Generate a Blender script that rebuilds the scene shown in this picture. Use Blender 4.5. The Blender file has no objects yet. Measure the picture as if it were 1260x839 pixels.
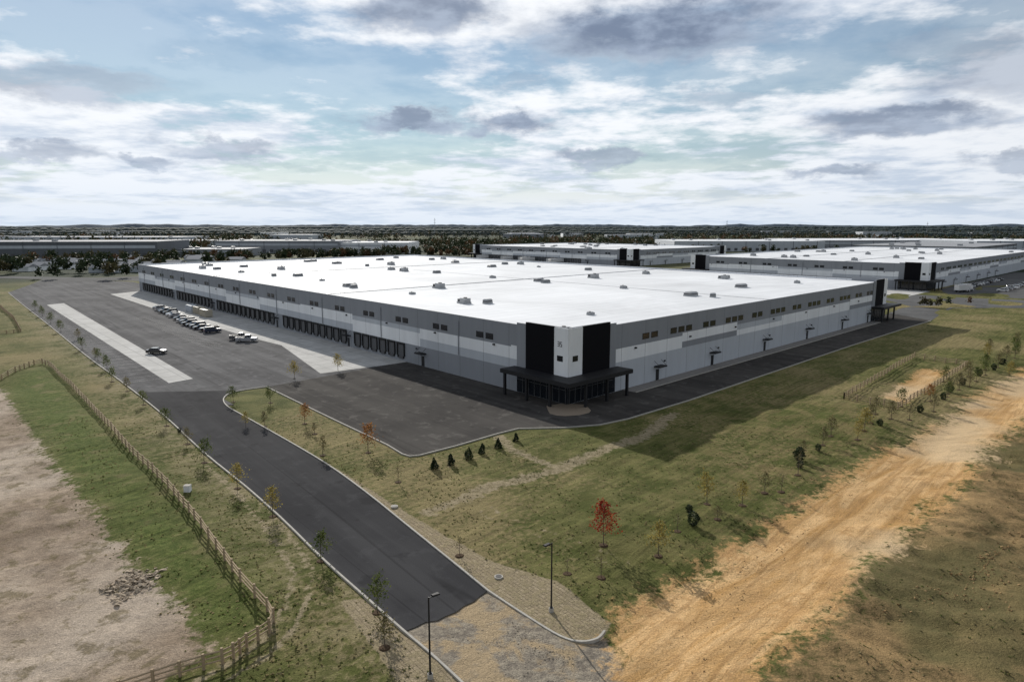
import bpy, math, random, bmesh
import numpy as np
from mathutils import Vector, Matrix
from mathutils.geometry import tessellate_polygon
random.seed(7); np.random.seed(7)
S=bpy.context.scene
S.view_settings.view_transform='Standard'; S.view_settings.look='None'; S.view_settings.exposure=0
SUN_EL=math.radians(23.5); SUN_AZ=math.radians(-21)   # azimuth from +Y toward +X
SD=Vector((math.sin(SUN_AZ)*math.cos(SUN_EL),math.cos(SUN_AZ)*math.cos(SUN_EL),math.sin(SUN_EL)))

# ------------------------------------------------------------------ node helper
class NB:
    def __init__(s,nt): s.nt=nt; s.N=nt.nodes; s.L=nt.links
    def new(s,t,**k):
        n=s.N.new(t)
        for a,b in k.items(): setattr(n,a,b)
        return n
    def put(s,sock,v):
        if isinstance(v,bpy.types.NodeSocket): s.L.new(v,sock)
        elif v is not None:
            if isinstance(v,(tuple,list)) and sock.type=='RGBA' and len(v)==3: v=(*v,1)
            sock.default_value=v
    def m(s,op,a,b=None,c=None,clamp=False):
        n=s.new('ShaderNodeMath',operation=op,use_clamp=clamp)
        s.put(n.inputs[0],a)
        if b is not None: s.put(n.inputs[1],b)
        if c is not None: s.put(n.inputs[2],c)
        return n.outputs[0]
    def vm(s,op,a,b=None):
        n=s.new('ShaderNodeVectorMath',operation=op); s.put(n.inputs[0],a)
        if b is not None: s.put(n.inputs[1],b)
        return n.outputs['Value'] if op in('DOT_PRODUCT','LENGTH') else n.outputs[0]
    def mix(s,f,a,b,mode='MIX'):
        n=s.new('ShaderNodeMix',data_type='RGBA',blend_type=mode,clamp_factor=True)
        s.put(n.inputs[0],f); s.put(n.inputs[6],a); s.put(n.inputs[7],b); return n.outputs[2]
    def ss(s,v,a,b,lo=0.0,hi=1.0):
        n=s.new('ShaderNodeMapRange',interpolation_type='SMOOTHSTEP')
        s.put(n.inputs[0],v); s.put(n.inputs[1],a); s.put(n.inputs[2],b); s.put(n.inputs[3],lo); s.put(n.inputs[4],hi); return n.outputs[0]
    def noise(s,vec,sc,det=4,rough=.55,dist=0.0,dim='3D'):
        n=s.new('ShaderNodeTexNoise',noise_dimensions=dim); s.put(n.inputs['Vector'],vec); n.inputs['Scale'].default_value=sc
        n.inputs['Detail'].default_value=det; n.inputs['Roughness'].default_value=rough; n.inputs['Distortion'].default_value=dist
        return n.outputs[0]
    def n2(s,vec,sc,det=3,rough=.55,dist=0.0): return s.noise(vec,sc,det,rough,dist,'2D')
    def mapp(s,vec,rot=0,scale=(1,1,1),loc=(0,0,0)):
        # rotate first (by rot about Z), then stretch
        n=s.new('ShaderNodeMapping'); s.put(n.inputs[0],vec); n.inputs[1].default_value=loc; n.inputs[2].default_value=(0,0,rot)
        if scale==(1,1,1): return n.outputs[0]
        n2=s.new('ShaderNodeMapping'); s.L.new(n.outputs[0],n2.inputs[0]); n2.inputs[3].default_value=scale
        return n2.outputs[0]
    def scale(s,col,f):
        n=s.new('ShaderNodeVectorMath',operation='SCALE'); s.put(n.inputs[0],col); s.put(n.inputs[3],f); return n.outputs[0]
    def xyz(s,v):
        n=s.new('ShaderNodeSeparateXYZ'); s.put(n.inputs[0],v); return n.outputs
def mat(name):
    m=bpy.data.materials.new(name); m.use_nodes=True; nt=m.node_tree; b=nt.nodes['Principled BSDF']; return m,NB(nt),b
def pos(nb): return nb.new('ShaderNodeNewGeometry').outputs['Position']
def simple(name,col,rough=.7,metal=0,var=.15,vs=1.5,bump=0,spec=.5,coat=0):
    m,nb,b=mat(name); p=pos(nb)
    n=nb.noise(p,vs,2,.6); f=nb.m('MULTIPLY_ADD',n,2*var,1-var)
    nb.put(b.inputs['Base Color'],nb.scale(tuple(col),f)); b.inputs['Roughness'].default_value=rough; b.inputs['Metallic'].default_value=metal
    b.inputs['Specular IOR Level'].default_value=spec; b.inputs['Coat Weight'].default_value=coat
    if bump:
        bn=nb.new('ShaderNodeBump'); bn.inputs['Strength'].default_value=bump; bn.inputs['Distance'].default_value=.05
        nb.put(bn.inputs['Height'],nb.noise(p,vs*6,3)); nb.put(b.inputs['Normal'],bn.outputs[0])
    return m

# ------------------------------------------------------------------ mesh helper
class MB:
    def __init__(s): s.v=[];s.f=[];s.mi=[];s.mats=[]
    def m(s,mt):
        if mt not in s.mats: s.mats.append(mt)
        return s.mats.index(mt)
    def quad(s,pts,mt):
        k=len(s.v); s.v+= [tuple(p) for p in pts]; s.f.append(tuple(range(k,k+len(pts)))); s.mi.append(s.m(mt))
    def hexa(s,b,t,mt):
        k=len(s.v); s.v+=[tuple(p) for p in b]+[tuple(p) for p in t]; i=s.m(mt)
        for q in ((3,2,1,0),(4,5,6,7),(0,1,5,4),(1,2,6,5),(2,3,7,6),(3,0,4,7)):
            s.f.append(tuple(k+a for a in q)); s.mi.append(i)
    def box(s,x0,x1,y0,y1,z0,z1,mt,O=(0,0),e=(1,0),n=(0,1)):
        P=lambda a,b,z:(O[0]+e[0]*a+n[0]*b,O[1]+e[1]*a+n[1]*b,z)
        s.hexa([P(x0,y0,z0),P(x1,y0,z0),P(x1,y1,z0),P(x0,y1,z0)],[P(x0,y0,z1),P(x1,y0,z1),P(x1,y1,z1),P(x0,y1,z1)],mt)
    def tube(s,a,b,r0,r1,mt,n=8,cap=True):
        a=Vector(a);b=Vector(b);d=(b-a).normalized(); u=d.orthogonal().normalized(); w=d.cross(u); k=len(s.v); i=s.m(mt)
        for c,r in((a,r0),(b,r1)):
            for j in range(n):
                t=2*math.pi*j/n; s.v.append(tuple(c+(u*math.cos(t)+w*math.sin(t))*r))
        for j in range(n): s.f.append((k+j,k+(j+1)%n,k+n+(j+1)%n,k+n+j)); s.mi.append(i)
        if cap:
            s.f.append(tuple(k+j for j in range(n))[::-1]); s.mi.append(i); s.f.append(tuple(k+n+j for j in range(n))); s.mi.append(i)
    def build(s,name,parent=None,smooth=False,loc=None,rot=0):
        me=bpy.data.meshes.new(name); me.from_pydata(s.v,[],s.f)
        for mt in s.mats: me.materials.append(mt)
        me.polygons.foreach_set('material_index',s.mi)
        if smooth: me.polygons.foreach_set('use_smooth',[True]*len(s.f))
        me.update(); return place(name,me,parent,loc,rot)
def place(name,me,parent=None,loc=None,rot=0,sc=1):
    o=bpy.data.objects.new(name,me); S.collection.objects.link(o)
    if parent: o.parent=parent
    if loc: o.location=loc
    o.rotation_euler=(0,0,rot); o.scale=(sc,sc,sc) if not isinstance(sc,tuple) else sc
    return o
def empty(name,loc=(0,0,0),rot=0):
    o=bpy.data.objects.new(name,None); S.collection.objects.link(o); o.location=loc; o.rotation_euler=(0,0,rot); o.empty_display_size=.5; return o

def smooth(pts,n=6,closed=False):
    out=[];N=len(pts)
    rng=range(N if closed else N-1)
    for i in rng:
        g=lambda j: np.array(pts[j%N] if closed else pts[min(max(j,0),N-1)],float)
        p0,p1,p2,p3=g(i-1),g(i),g(i+1),g(i+2)
        for k in range(n):
            t=k/n; out.append(tuple(.5*((2*p1)+(-p0+p2)*t+(2*p0-5*p1+4*p2-p3)*t*t+(-p0+3*p1-3*p2+p3)*t**3)))
    if not closed: out.append(tuple(pts[-1]))
    return out
def sheet(name,poly,z,mt):
    tr=tessellate_polygon([[Vector((x,y,0)) for x,y in poly]])
    me=bpy.data.meshes.new(name); fs=[]
    for t in tr:
        a,b,c=[poly[i] for i in t]
        ar=(b[0]-a[0])*(c[1]-a[1])-(b[1]-a[1])*(c[0]-a[0])
        if abs(ar)<1e-6: continue
        fs.append(tuple(t) if ar>0 else tuple(t)[::-1])
    me.from_pydata([(x,y,z) for x,y in poly],[],fs); me.materials.append(mt); return place(name,me)
def kerb(name,line,mt,w=.18,z0=-.15,z1=.13):
    P=np.array(line,float); N=len(P); k=MB()
    d=np.zeros_like(P); d[1:-1]=P[2:]-P[:-2]; d[0]=P[1]-P[0]; d[-1]=P[-1]-P[-2]
    d/= np.linalg.norm(d,axis=1)[:,None]; n=np.stack([-d[:,1],d[:,0]],1)
    for i in range(N-1):
        a,b=P[i],P[i+1]; na,nb_=n[i]*w/2,n[i+1]*w/2
        al,ar,bl,br=a+na,a-na,b+nb_,b-nb_
        c=lambda p,z:(p[0],p[1],z)
        k.quad([c(al,z1),c(ar,z1),c(br,z1),c(bl,z1)],mt); k.quad([c(al,z0),c(al,z1),c(bl,z1),c(bl,z0)],mt); k.quad([c(ar,z1),c(ar,z0),c(br,z0),c(br,z1)],mt)
    return k.build(name)
def seg_dist(X,Y,poly,closed=True):
    d=np.full(X.shape,1e9); N=len(poly)
    for i in range(N if closed else N-1):
        ax,ay=poly[i];bx,by=poly[(i+1)%N]; vx,vy=bx-ax,by-ay; L=vx*vx+vy*vy+1e-9
        t=np.clip(((X-ax)*vx+(Y-ay)*vy)/L,0,1); d=np.minimum(d,(X-ax-t*vx)**2+(Y-ay-t*vy)**2)
    return np.sqrt(d)
def sdist(X,Y,poly):
    d=seg_dist(X,Y,poly); ins=np.zeros(X.shape,bool); N=len(poly)
    for i in range(N):
        ax,ay=poly[i];bx,by=poly[(i+1)%N]
        if ay==by: continue
        c=((ay>Y)!=(by>Y))&(X<(bx-ax)*(Y-ay)/(by-ay)+ax); ins^=c
    return np.where(ins,-d,d)
def mk(sd,w): return np.clip(.5-sd/w,0,1)

# ------------------------------------------------------------------ site layout (metres), unprojected from image pixels through an estimated camera
eL=(-.6614,.7500); nL=(-.7500,-.6614); eR=(.7130,.7011); nR=(.7011,-.7130); C0=(9.75,117.0); LL=292.; LR=166.
KL=smooth([(-240.4,325),(-197,273.5),(-148,215.9),(-104.4,164.2),(-79,134.9),(-58.5,110.7),(-43.1,91.4),(-32.6,79),(-25,69.6),(-17.6,59.9),(-12.4,53.5),(-8.4,48.6),(-6.1,45.9),(-3.5,42.6),(0,38),(4,33)],3)
RE=smooth([(-2.1,54.6),(-5.7,59.9),(-11.2,67.9),(-17.4,76.9),(-24.8,86.8),(-33.7,97.3),(-44.5,109.7),(-49.8,115.9),(-52.6,121),(-53.2,125.4),(-51.6,127.9),(-48.2,130.6)],3)
NOSE=smooth([(-2.1,54.6),(1.3,50.5),(3.7,47.9),(5.2,47.2),(6.5,47.6),(7.2,48.6)],4)
LOT=[(-48.2,130.6),(-29,107.5),(-18,94.5),(-15.2,90.5),(-14,89.5),(-12.6,90),(-8,94),(-2,100),(1,102.5),(8,103),(14,104.6),(19,108)]
LANE=[(32,120),(56,144),(90,178),(125,212),(140,226)]
YARD=[p for p in KL if p[1]>=112]+[(-54,116),(-49,117),(-52.6,121),(-53.2,125.4),(-51.6,127.9),(-48.2,130.6),(-20,150),(-15,155),(-183,350),(-215,388),(-238,400),(-262,372)]
ROAD=[p for p in KL if 48.5<=p[1]<=131]+[(-7.6,49.2),(-6.9,49.9),(-6.0,50.1),(-5.4,50.7),(-4.6,51.3),(-4.0,52.2),(-3.2,52.9),(-2.7,53.8)]+RE[:-3]
LOTP=LOT+LANE+[(146,236),(137,246),(124,232),(13,124),(-23,158)]
CONC=[(-187,317),(-130,252),(-77,194),(-61,178),(-41,143),(-27,153.5),(-22,158),(-180,338)]
CONC2=[(-187,273),(-184,279),(-66,138),(-69,134)]
DIRTL=[(-220,200),(-150,160),(-101,131),(-78,106),(-64,90),(-44,69),(-31,55.5),(-25,49.3),(-22.7,47),(-24,42),(-26,20),(-220,20)]
LUSH=[(-108,154),(-94,139),(-79,122),(-58,97),(-43,80),(-34,69),(-24,56),(-19,50),(-25,48),(-31,55.5),(-44,69),(-64,90),(-78,106),(-101,131)]
FENCE=[(-105,136),(-107,144),(-108,154),(-94,139),(-79,122),(-58,97),(-43,80),(-34,69),(-24,56),(-19,50),(-20,47),(-21,45),(-25,43),(-30,40)]
PL=[(-40,87),(-31,76),(-24,66),(-19,58),(-18,53),(-18,49),(-19,46),(-21,43),(-25,38)]
PR=[(-9,71),(-3,78),(6,85),(20,99),(27,111)]
PR2=[(-2,99),(0,92),(6,85)]
MAT=[(-38,101),(-22,84),(-10,69),(-2,60),(4,56),(8,50),(7.2,48.4),(5.2,47),(3.7,47.7),(1.3,50.5),(-2.1,54.6),(-5.7,59.9),(-17.4,76.9),(-33.7,97.3)]
MAT2=[(-12.4,53.5),(-8.4,48.6),(-3.5,42.6),(4,33),(1,31),(-6.5,40.5),(-10,46),(-14.5,53)]
GRAV=[(-10,50),(-4,56),(0,53),(7.5,48),(8.5,44),(10,25),(3,25),(-6,44)]
ORANGE=[(5,25),(6.5,43),(7,47),(8.5,51),(13,55.5),(19,60),(29,69),(44,84),(63,101),(85,122),(112,147),(160,190),(160,172),(110,131),(80,104),(62,87),(54,78),(42,67),(31,57),(24,49),(17,43),(13,25)]
BROWN=[(13,25),(17,43),(24,49),(31,57),(42,67),(54,78),(62,87),(80,104),(110,131),(160,172),(300,260),(300,25)]
PEN=[(60.8,121.6),(96.6,161),(102.9,151.3),(66.6,114.3)]
PEND=[(68,123),(92,150),(98,148),(70,118)]
B2=((92.9,540.4),199,151); B3=((202.7,333.4),135,300)
def par(c,a,b): return [c,(c[0]+eL[0]*a,c[1]+eL[1]*a),(c[0]+eL[0]*a+eR[0]*b,c[1]+eL[1]*a+eR[1]*b),(c[0]+eR[0]*b,c[1]+eR[1]*b)]
MAINP=par(C0,LL,LR)
PADS=[YARD,ROAD,LOTP,MAINP]
def fbm(X,Y,wl,seed,octv=4):
    r=np.random.RandomState(seed); z=np.zeros(X.shape); a=1
    for o in range(octv):
        for k in range(4):
            t=r.rand()*6.28; f=6.28/wl*(.7+.6*r.rand())*2**o; z=z+a*np.sin(f*(X*math.cos(t)+Y*math.sin(t))+r.rand()*6.28)/2.7
        a*=.5
    return z
def height(X,Y):
    X=np.asarray(X,float);Y=np.asarray(Y,float); out=np.full(X.shape,-.06)
    m_=(np.hypot(X,Y-100)<430)
    if not m_.any(): return out
    x,y=X[m_],Y[m_]
    d=np.full(x.shape,1e9)
    for p in PADS: d=np.minimum(d,sdist(x,y,p))
    f=np.clip((d-1.2)/7,0,1); f=f*f*(3-2*f)
    near=np.clip(1-(np.hypot(x,y-100)-200)/200,0,1)
    z=-.06+.07*np.clip((d-.5)/1.0,0,1)+f*near*(.17*fbm(x,y,22,1)+.05*fbm(x,y,4.5,2,3))
    o=mk(sdist(x,y,ORANGE),7); u=(x-y)*.7; v=(x+y)*.7
    z=z-.22*o*near+.09*o*near*(fbm(u,v*.10,5.5,5,3)+.6*fbm(x,y,7,55,3))
    l=mk(sdist(x,y,DIRTL),14); z=z-.9*l*near+.06*l*near*fbm(x,y,6,31,3)
    br=mk(sdist(x,y,BROWN)-2,7); z=z+br*near*(.35+.34*fbm(x,y,10,9,4)+.10*fbm(x,y,3.1,91,2))
    z=z-.4*mk(sdist(x,y,PEND),4)
    z=np.where(d<0,-.08,z); out[m_]=z
    return out
def H(x,y): return float(height(np.array([x]),np.array([y]))[0])

# ------------------------------------------------------------------ terrain
def axis(segs,far,start):
    a=list(np.arange(*segs)); st=segs[2]
    b=a[-1];s=st;up=[]
    while b<far: s*=1.07; b+=s; up.append(b)
    b=a[0];s=st;dn=[]
    while b>start: s*=1.07; b-=s; dn.append(b)
    return np.array(dn[::-1]+a+up)
xs=axis((-70,75,.6),26000,-26000); ys=axis((34,125,.5),26000,-3000)
X,Y=np.meshgrid(xs,ys); nx,ny=len(xs),len(ys)
Xf,Yf=X.ravel(),Y.ravel()
Z=height(Xf,Yf)
me=bpy.data.meshes.new('ground')
me.vertices.add(nx*ny); me.vertices.foreach_set('co',np.stack([Xf,Yf,Z],1).ravel())
i,j=np.meshgrid(np.arange(nx-1),np.arange(ny-1)); a=(j*nx+i).ravel()
q=np.stack([a,a+1,a+nx+1,a+nx],1); nf=len(q)
me.loops.add(nf*4); me.loops.foreach_set('vertex_index',q.ravel().astype(np.int32))
me.polygons.add(nf); me.polygons.foreach_set('loop_start',np.arange(0,nf*4,4,dtype=np.int32)); me.polygons.foreach_set('loop_total',np.full(nf,4,dtype=np.int32))
me.polygons.foreach_set('use_smooth',np.ones(nf,bool)); me.update(calc_edges=True)
near_=np.hypot(Xf,Yf-100)<430; Xn,Yn=Xf[near_],Yf[near_]
def attr(name,fn):
    arr=np.zeros(Xf.shape); arr[near_]=fn(Xn,Yn)
    at=me.attributes.new(name,'FLOAT','POINT'); at.data.foreach_set('value',arr.astype(np.float32))
attr('dirt',lambda x,y:mk(sdist(x,y,DIRTL),6)); attr('lush',lambda x,y:mk(sdist(x,y,LUSH),6)) 
attr('straw',lambda x,y:np.maximum(mk(sdist(x,y,MAT),1.6),mk(sdist(x,y,MAT2),1.2)))
attr('path',lambda x,y:np.maximum.reduce([mk(np.abs(seg_dist(x,y,PL,False)-.8)-.3,1.2),mk(seg_dist(x,y,PR,False)-1.1,3),mk(seg_dist(x,y,PR2,False)-.7,2.5),.8*mk(np.abs(seg_dist(x,y,[(-14,96),(-2,70),(10,60)],False)-.8)-.2,1)]))
attr('gravel',lambda x,y:mk(sdist(x,y,GRAV),4)); attr('orange',lambda x,y:np.maximum(mk(sdist(x,y,ORANGE),8),.8*mk(sdist(x,y,PEND),3)))
attr('brown',lambda x,y:mk(sdist(x,y,BROWN),10)); attr('kerbfar',lambda x,y:1-np.clip(seg_dist(x,y,KL,False)/9,0,1))
attr('rightfield',lambda x,y:np.clip((x-y*.15)/25,0,1)*np.clip((150-y)/60,0,1))

m,nb,b=mat('ground_soil_and_grass'); p=pos(nb)
A=lambda n: nb.new('ShaderNodeAttribute',attribute_name=n).outputs['Fac']
n1=nb.n2(p,.035,3,.6); n2=nb.n2(p,.2,5,.65,.3); n3=nb.n2(p,1.3,5,.7); n4=nb.n2(p,7,3,.8)
mixn=nb.m('ADD',nb.m('MULTIPLY',n2,.5),nb.m('MULTIPLY',n3,.5))
g=nb.mix(nb.ss(n2,.32,.66),(.075,.085,.024),(.140,.135,.050))
g=nb.mix(nb.ss(nb.m('ADD',nb.m('MULTIPLY',n1,.55),nb.m('MULTIPLY',n3,.45)),.47,.61),g,(.225,.185,.09))
g=nb.mix(nb.m('MULTIPLY',A('rightfield'),nb.ss(mixn,.46,.61,0,.85)),g,(.19,.145,.07))
lu=nb.mix(nb.ss(n3,.32,.66),(.065,.092,.020),(.120,.142,.040)); lu=nb.mix(nb.ss(n2,.55,.70),lu,(.165,.155,.065))
g=nb.mix(nb.m('MULTIPLY',A('lush'),nb.ss(n1,.25,.5,.7,1)),g,lu)
g=nb.mix(nb.m('MULTIPLY',A('kerbfar'),nb.ss(mixn,.43,.58)),g,(.235,.20,.115))
st=nb.n2(nb.mapp(p,math.radians(-47),(.10,1.8,1)),1.0,2,.6)
g=nb.scale(g,nb.m('MULTIPLY_ADD',st,1.0,.5))
def msk(a,amp=.9,lo=.42,hi=.58,nn=None):
    v=nb.m('ADD',a,nb.m('MULTIPLY',nb.m('SUBTRACT',nn or mixn,.5),amp)); return nb.ss(v,lo,hi)
br=nb.mix(nb.ss(n3,.36,.60),(.125,.095,.045),(.23,.16,.080)); br=nb.mix(nb.ss(n2,.44,.60),br,(.30,.205,.10)); br=nb.mix(nb.ss(n1,.52,.62,0,.8),br,(.11,.10,.045))
c=nb.mix(msk(A('brown'),1.6,.3,.7),g,br)
dl=nb.mix(nb.ss(n2,.34,.66),(.23,.175,.125),(.36,.285,.215)); dl=nb.mix(nb.ss(n1,.42,.62),dl,(.44,.365,.29)); dl=nb.mix(nb.m('MULTIPLY',nb.ss(nb.n2(p,.35,4,.72),.52,.66),.7),dl,(.16,.13,.07))
dl=nb.scale(dl,nb.m('MULTIPLY_ADD',n3,.8,.6))
c=nb.mix(msk(A('dirt'),1.4,.4,.6),c,dl)
pa=nb.mix(nb.ss(n3,.35,.65),(.22,.18,.11),(.35,.29,.195))
c=nb.mix(nb.m('MULTIPLY',msk(A('path'),1.6,.38,.68),.85),c,pa)
bk=nb.new('ShaderNodeTexBrick'); nb.put(bk.inputs['Vector'],nb.mapp(p,math.radians(53))); bk.inputs['Scale'].default_value=1.0
bk.inputs['Brick Width'].default_value=.9; bk.inputs['Row Height'].default_value=.38; bk.inputs['Mortar Size'].default_value=.05; bk.inputs['Mortar Smooth'].default_value=.6
bk.inputs['Color1'].default_value=(.38,.31,.215,1); bk.inputs['Color2'].default_value=(.30,.24,.165,1); bk.inputs['Mortar'].default_value=(.19,.155,.10,1)
mt_=nb.mix(nb.ss(n3,.40,.64),bk.outputs[0],(.29,.24,.15))
gr=nb.mix(nb.ss(n3,.35,.65),(.19,.165,.135),(.32,.28,.22)); gr=nb.mix(nb.ss(n2,.48,.60),gr,(.37,.285,.18))
c=nb.mix(nb.m('MULTIPLY',msk(A('gravel'),1.1),nb.m('SUBTRACT',1.0,nb.ss(A('straw'),.4,.6))),c,gr)
c=nb.mix(nb.m('MULTIPLY',msk(A('straw'),.8),.9),c,mt_)
tr=nb.n2(nb.mapp(p,math.radians(-44),(.05,.45,1)),1.0,4,.65,.8)
tr2=nb.n2(nb.mapp(p,math.radians(-47),(.07,2.0,1)),1.0,3,.6,.6)
og=nb.mix(nb.ss(tr,.34,.66),(.45,.265,.105),(.65,.43,.215)); og=nb.mix(nb.ss(mixn,.48,.62),og,(.49,.30,.135)); og=nb.mix(nb.m('MULTIPLY',nb.ss(tr2,.52,.66),.45),og,(.32,.19,.085)); og=nb.mix(nb.ss(n1,.5,.66),og,(.57,.42,.25))
c=nb.mix(msk(A('orange'),1.9,.34,.66),c,og)
c=nb.scale(c,nb.m('MULTIPLY_ADD',n4,1.4,.3))
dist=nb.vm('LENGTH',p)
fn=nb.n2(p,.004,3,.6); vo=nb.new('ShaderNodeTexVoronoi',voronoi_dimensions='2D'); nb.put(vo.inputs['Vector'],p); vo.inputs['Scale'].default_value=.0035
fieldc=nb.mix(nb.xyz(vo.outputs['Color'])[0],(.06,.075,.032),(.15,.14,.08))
far=nb.mix(nb.ss(fn,.47,.55),fieldc,(.028,.040,.024)); far=nb.mix(nb.ss(dist,1300.,7000.),far,(.040,.054,.060))  # last mix paints aerial haze into the ground colour, bluer with distance
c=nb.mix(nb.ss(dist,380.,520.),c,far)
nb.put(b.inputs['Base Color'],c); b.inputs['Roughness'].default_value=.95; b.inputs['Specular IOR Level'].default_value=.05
bn=nb.new('ShaderNodeBump'); bn.inputs['Strength'].default_value=.75; bn.inputs['Distance'].default_value=.22
hh=nb.m('ADD',n3,nb.m('MULTIPLY',n4,.5))
nb.put(bn.inputs['Height'],hh); nb.put(b.inputs['Normal'],bn.outputs[0])
me.materials.append(m); place('ground',me)

# ------------------------------------------------------------------ surfaces materials
def asphalt(name,c0,c1,ang,crack=.3,streak=.5):
    m,nb,b=mat(name); p=pos(nb)
    n1=nb.n2(p,.06,4,.6); n2=nb.n2(p,.4,4,.65,.3); n3=nb.n2(p,12,3,.7)
    st=nb.n2(nb.mapp(p,ang,(.012,.35,1)),1.0,4,.6); seam=nb.n2(nb.mapp(p,ang,(.004,.25,1)),1.0,1,.5)
    c=nb.mix(nb.ss(nb.m('ADD',nb.m('MULTIPLY',n1,1-streak),nb.m('MULTIPLY',st,streak)),.34,.66),c0,c1)
    c=nb.mix(nb.m('MULTIPLY',nb.ss(n2,.54,.72),crack),c,tuple(v*1.6 for v in c1))
    c=nb.mix(nb.ss(nb.n2(p,.22,3,.6),.64,.72,0,.45),c,tuple(v*.6 for v in c0))
    sm=nb.m('ABSOLUTE',nb.m('SUBTRACT',seam,.5)); c=nb.scale(c,nb.ss(sm,.0,.012,.72,1.0))
    c=nb.scale(c,nb.m('MULTIPLY_ADD',n3,.7,.65))
    nb.put(b.inputs['Base Color'],c); b.inputs['Roughness'].default_value=1.0; b.inputs['Specular IOR Level'].default_value=.04
    return m
M_road=asphalt('asphalt_new',(.034,.034,.037),(.054,.054,.057),math.radians(-129),.25)
M_yard=asphalt('asphalt_weathered',(.080,.079,.082),(.140,.139,.142),math.radians(-131),.35)
M_lot=asphalt('asphalt_lot',(.048,.045,.043),(.078,.073,.068),math.radians(-131),.6)
m,nb,b=mat('concrete_paving'); p=pos(nb)
bk=nb.new('ShaderNodeTexBrick',offset=0.0); nb.put(bk.inputs['Vector'],nb.mapp(p,math.radians(-131.4))); bk.inputs['Scale'].default_value=1; bk.inputs['Brick Width'].default_value=4.5; bk.inputs['Row Height'].default_value=4.5; bk.inputs['Mortar Size'].default_value=.06
bk.inputs['Color1'].default_value=(.43,.425,.41,1);bk.inputs['Color2'].default_value=(.49,.485,.47,1);bk.inputs['Mortar'].default_value=(.24,.24,.24,1)
c=nb.scale(bk.outputs[0],nb.m('MULTIPLY_ADD',nb.n2(p,.25,5,.65,.5),.6,.7)); nb.put(b.inputs['Base Color'],c); b.inputs['Roughness'].default_value=.95; b.inputs['Specular IOR Level'].default_value=.1; M_conc=m
M_kerb=simple('kerb_concrete',(.40,.38,.34),.85,var=.3,vs=2,spec=.2)
M_walk=simple('sidewalk_concrete',(.22,.21,.20),.9,var=.25,vs=1,spec=.1)
M_paint=simple('road_paint',(.50,.50,.48),.8,var=.45,vs=3,spec=.1)
sheet('truck_court_pavement',YARD,.0,M_yard)
sheet('access_road',ROAD,.006,M_road)
sheet('car_park_pavement',LOTP,.012,M_lot)
sheet('concrete_apron',CONC,.018,M_conc)
sheet('concrete_strip_pavement',CONC2,.014,M_conc)
for l_ in (KL,RE,NOSE,LOT,[LOT[-1]]+LANE): kerb('kerb',l_,M_kerb)
kerb('kerb',[(C0[0]+eR[0]*s+nR[0]*3.2,C0[1]+eR[1]*s+nR[1]*3.2) for s in (16,40,90,154)],M_kerb)
sheet('sidewalk',[(C0[0]+eR[0]*s+nR[0]*d,C0[1]+eR[1]*s+nR[1]*d) for s,d in ((16,3.1),(154,3.1),(154,.02),(16,.02))],.06,M_walk)
sheet('sidewalk',[(6.2,112.5),(6.4,111),(7.4,110),(8.8,109.6),(11.3,110.2),(13,111.6),(13.5,113),(13,117),(9,118),(6,116)],.05,simple('tan_concrete',(.27,.22,.17),.9,spec=.1))
pm=MB(); ey=np.array([-.655,.755]); ny_=np.array([-.755,-.655])
for k in range(36):
    o=np.array([-68.,137.])+ey*(4+k*4.2); 
    pm.quad([tuple(o+ey*-.04)+(.020,),tuple(o+ey*.04)+(.020,),tuple(o+ey*.04+ny_*11)+(.020,),tuple(o-ey*.04+ny_*11)+(.020,)],M_paint)
for k in range(26):
    o=np.array([-76.,178.])+ey*(k*3.0)
    pm.quad([tuple(o+ey*-.05)+(.022,),tuple(o+ey*.05)+(.022,),tuple(o+ey*.05+ny_*5.5)+(.022,),tuple(o-ey*.05+ny_*5.5)+(.022,)],M_paint)
pm.build('parking_markings')

# ------------------------------------------------------------------ building materials
def wallmat(name,col,rough=.75,spec=.3):
    m,nb,b=mat(name); p=pos(nb)
    n=nb.noise(nb.mapp(p,0,(.35,.35,.08)),1.0,3,.6)
    c=nb.scale(tuple(col),nb.m('MULTIPLY_ADD',n,.3,.85))
    nb.put(b.inputs['Base Color'],c); b.inputs['Roughness'].default_value=rough; b.inputs['Specular IOR Level'].default_value=spec; return m
W_white=wallmat('wall_paint_white',(.80,.82,.84)); W_light=wallmat('wall_paint_light_grey',(.48,.51,.55)); W_grey=wallmat('wall_paint_grey',(.26,.275,.30)); W_dark=wallmat('wall_paint_charcoal',(.13,.14,.155))
W_black=wallmat('wall_panel_black',(.008,.008,.010),.9,.1); M_joint=simple('panel_joint',(.12,.12,.13),.9)
M_glass=simple('window_glass',(.012,.015,.02),.12,spec=.5,var=.1); M_frame=simple('dark_metal',(.016,.016,.018),.6,var=.1,spec=.3); M_dock=simple('dock_door',(.08,.082,.088),.6,var=.2)
M_rub=simple('rubber_black',(.012,.012,.012),.85); M_hvac=simple('hvac_galvanised',(.34,.35,.36),.5,metal=.2); M_hvd=simple('hvac_grille',(.08,.08,.085),.7)
m,nb,b=mat('roof_membrane_white'); p=pos(nb)
q1=nb.mapp(p,math.radians(-44.5)); bk=nb.new('ShaderNodeTexBrick',offset=.5); nb.put(bk.inputs['Vector'],q1); bk.inputs['Scale'].default_value=1; bk.inputs['Brick Width'].default_value=30; bk.inputs['Row Height'].default_value=3.6; bk.inputs['Mortar Size'].default_value=.09
bk.inputs['Color1'].default_value=(.79,.81,.84,1);bk.inputs['Color2'].default_value=(.75,.77,.80,1);bk.inputs['Mortar'].default_value=(.60,.62,.65,1)
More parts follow.
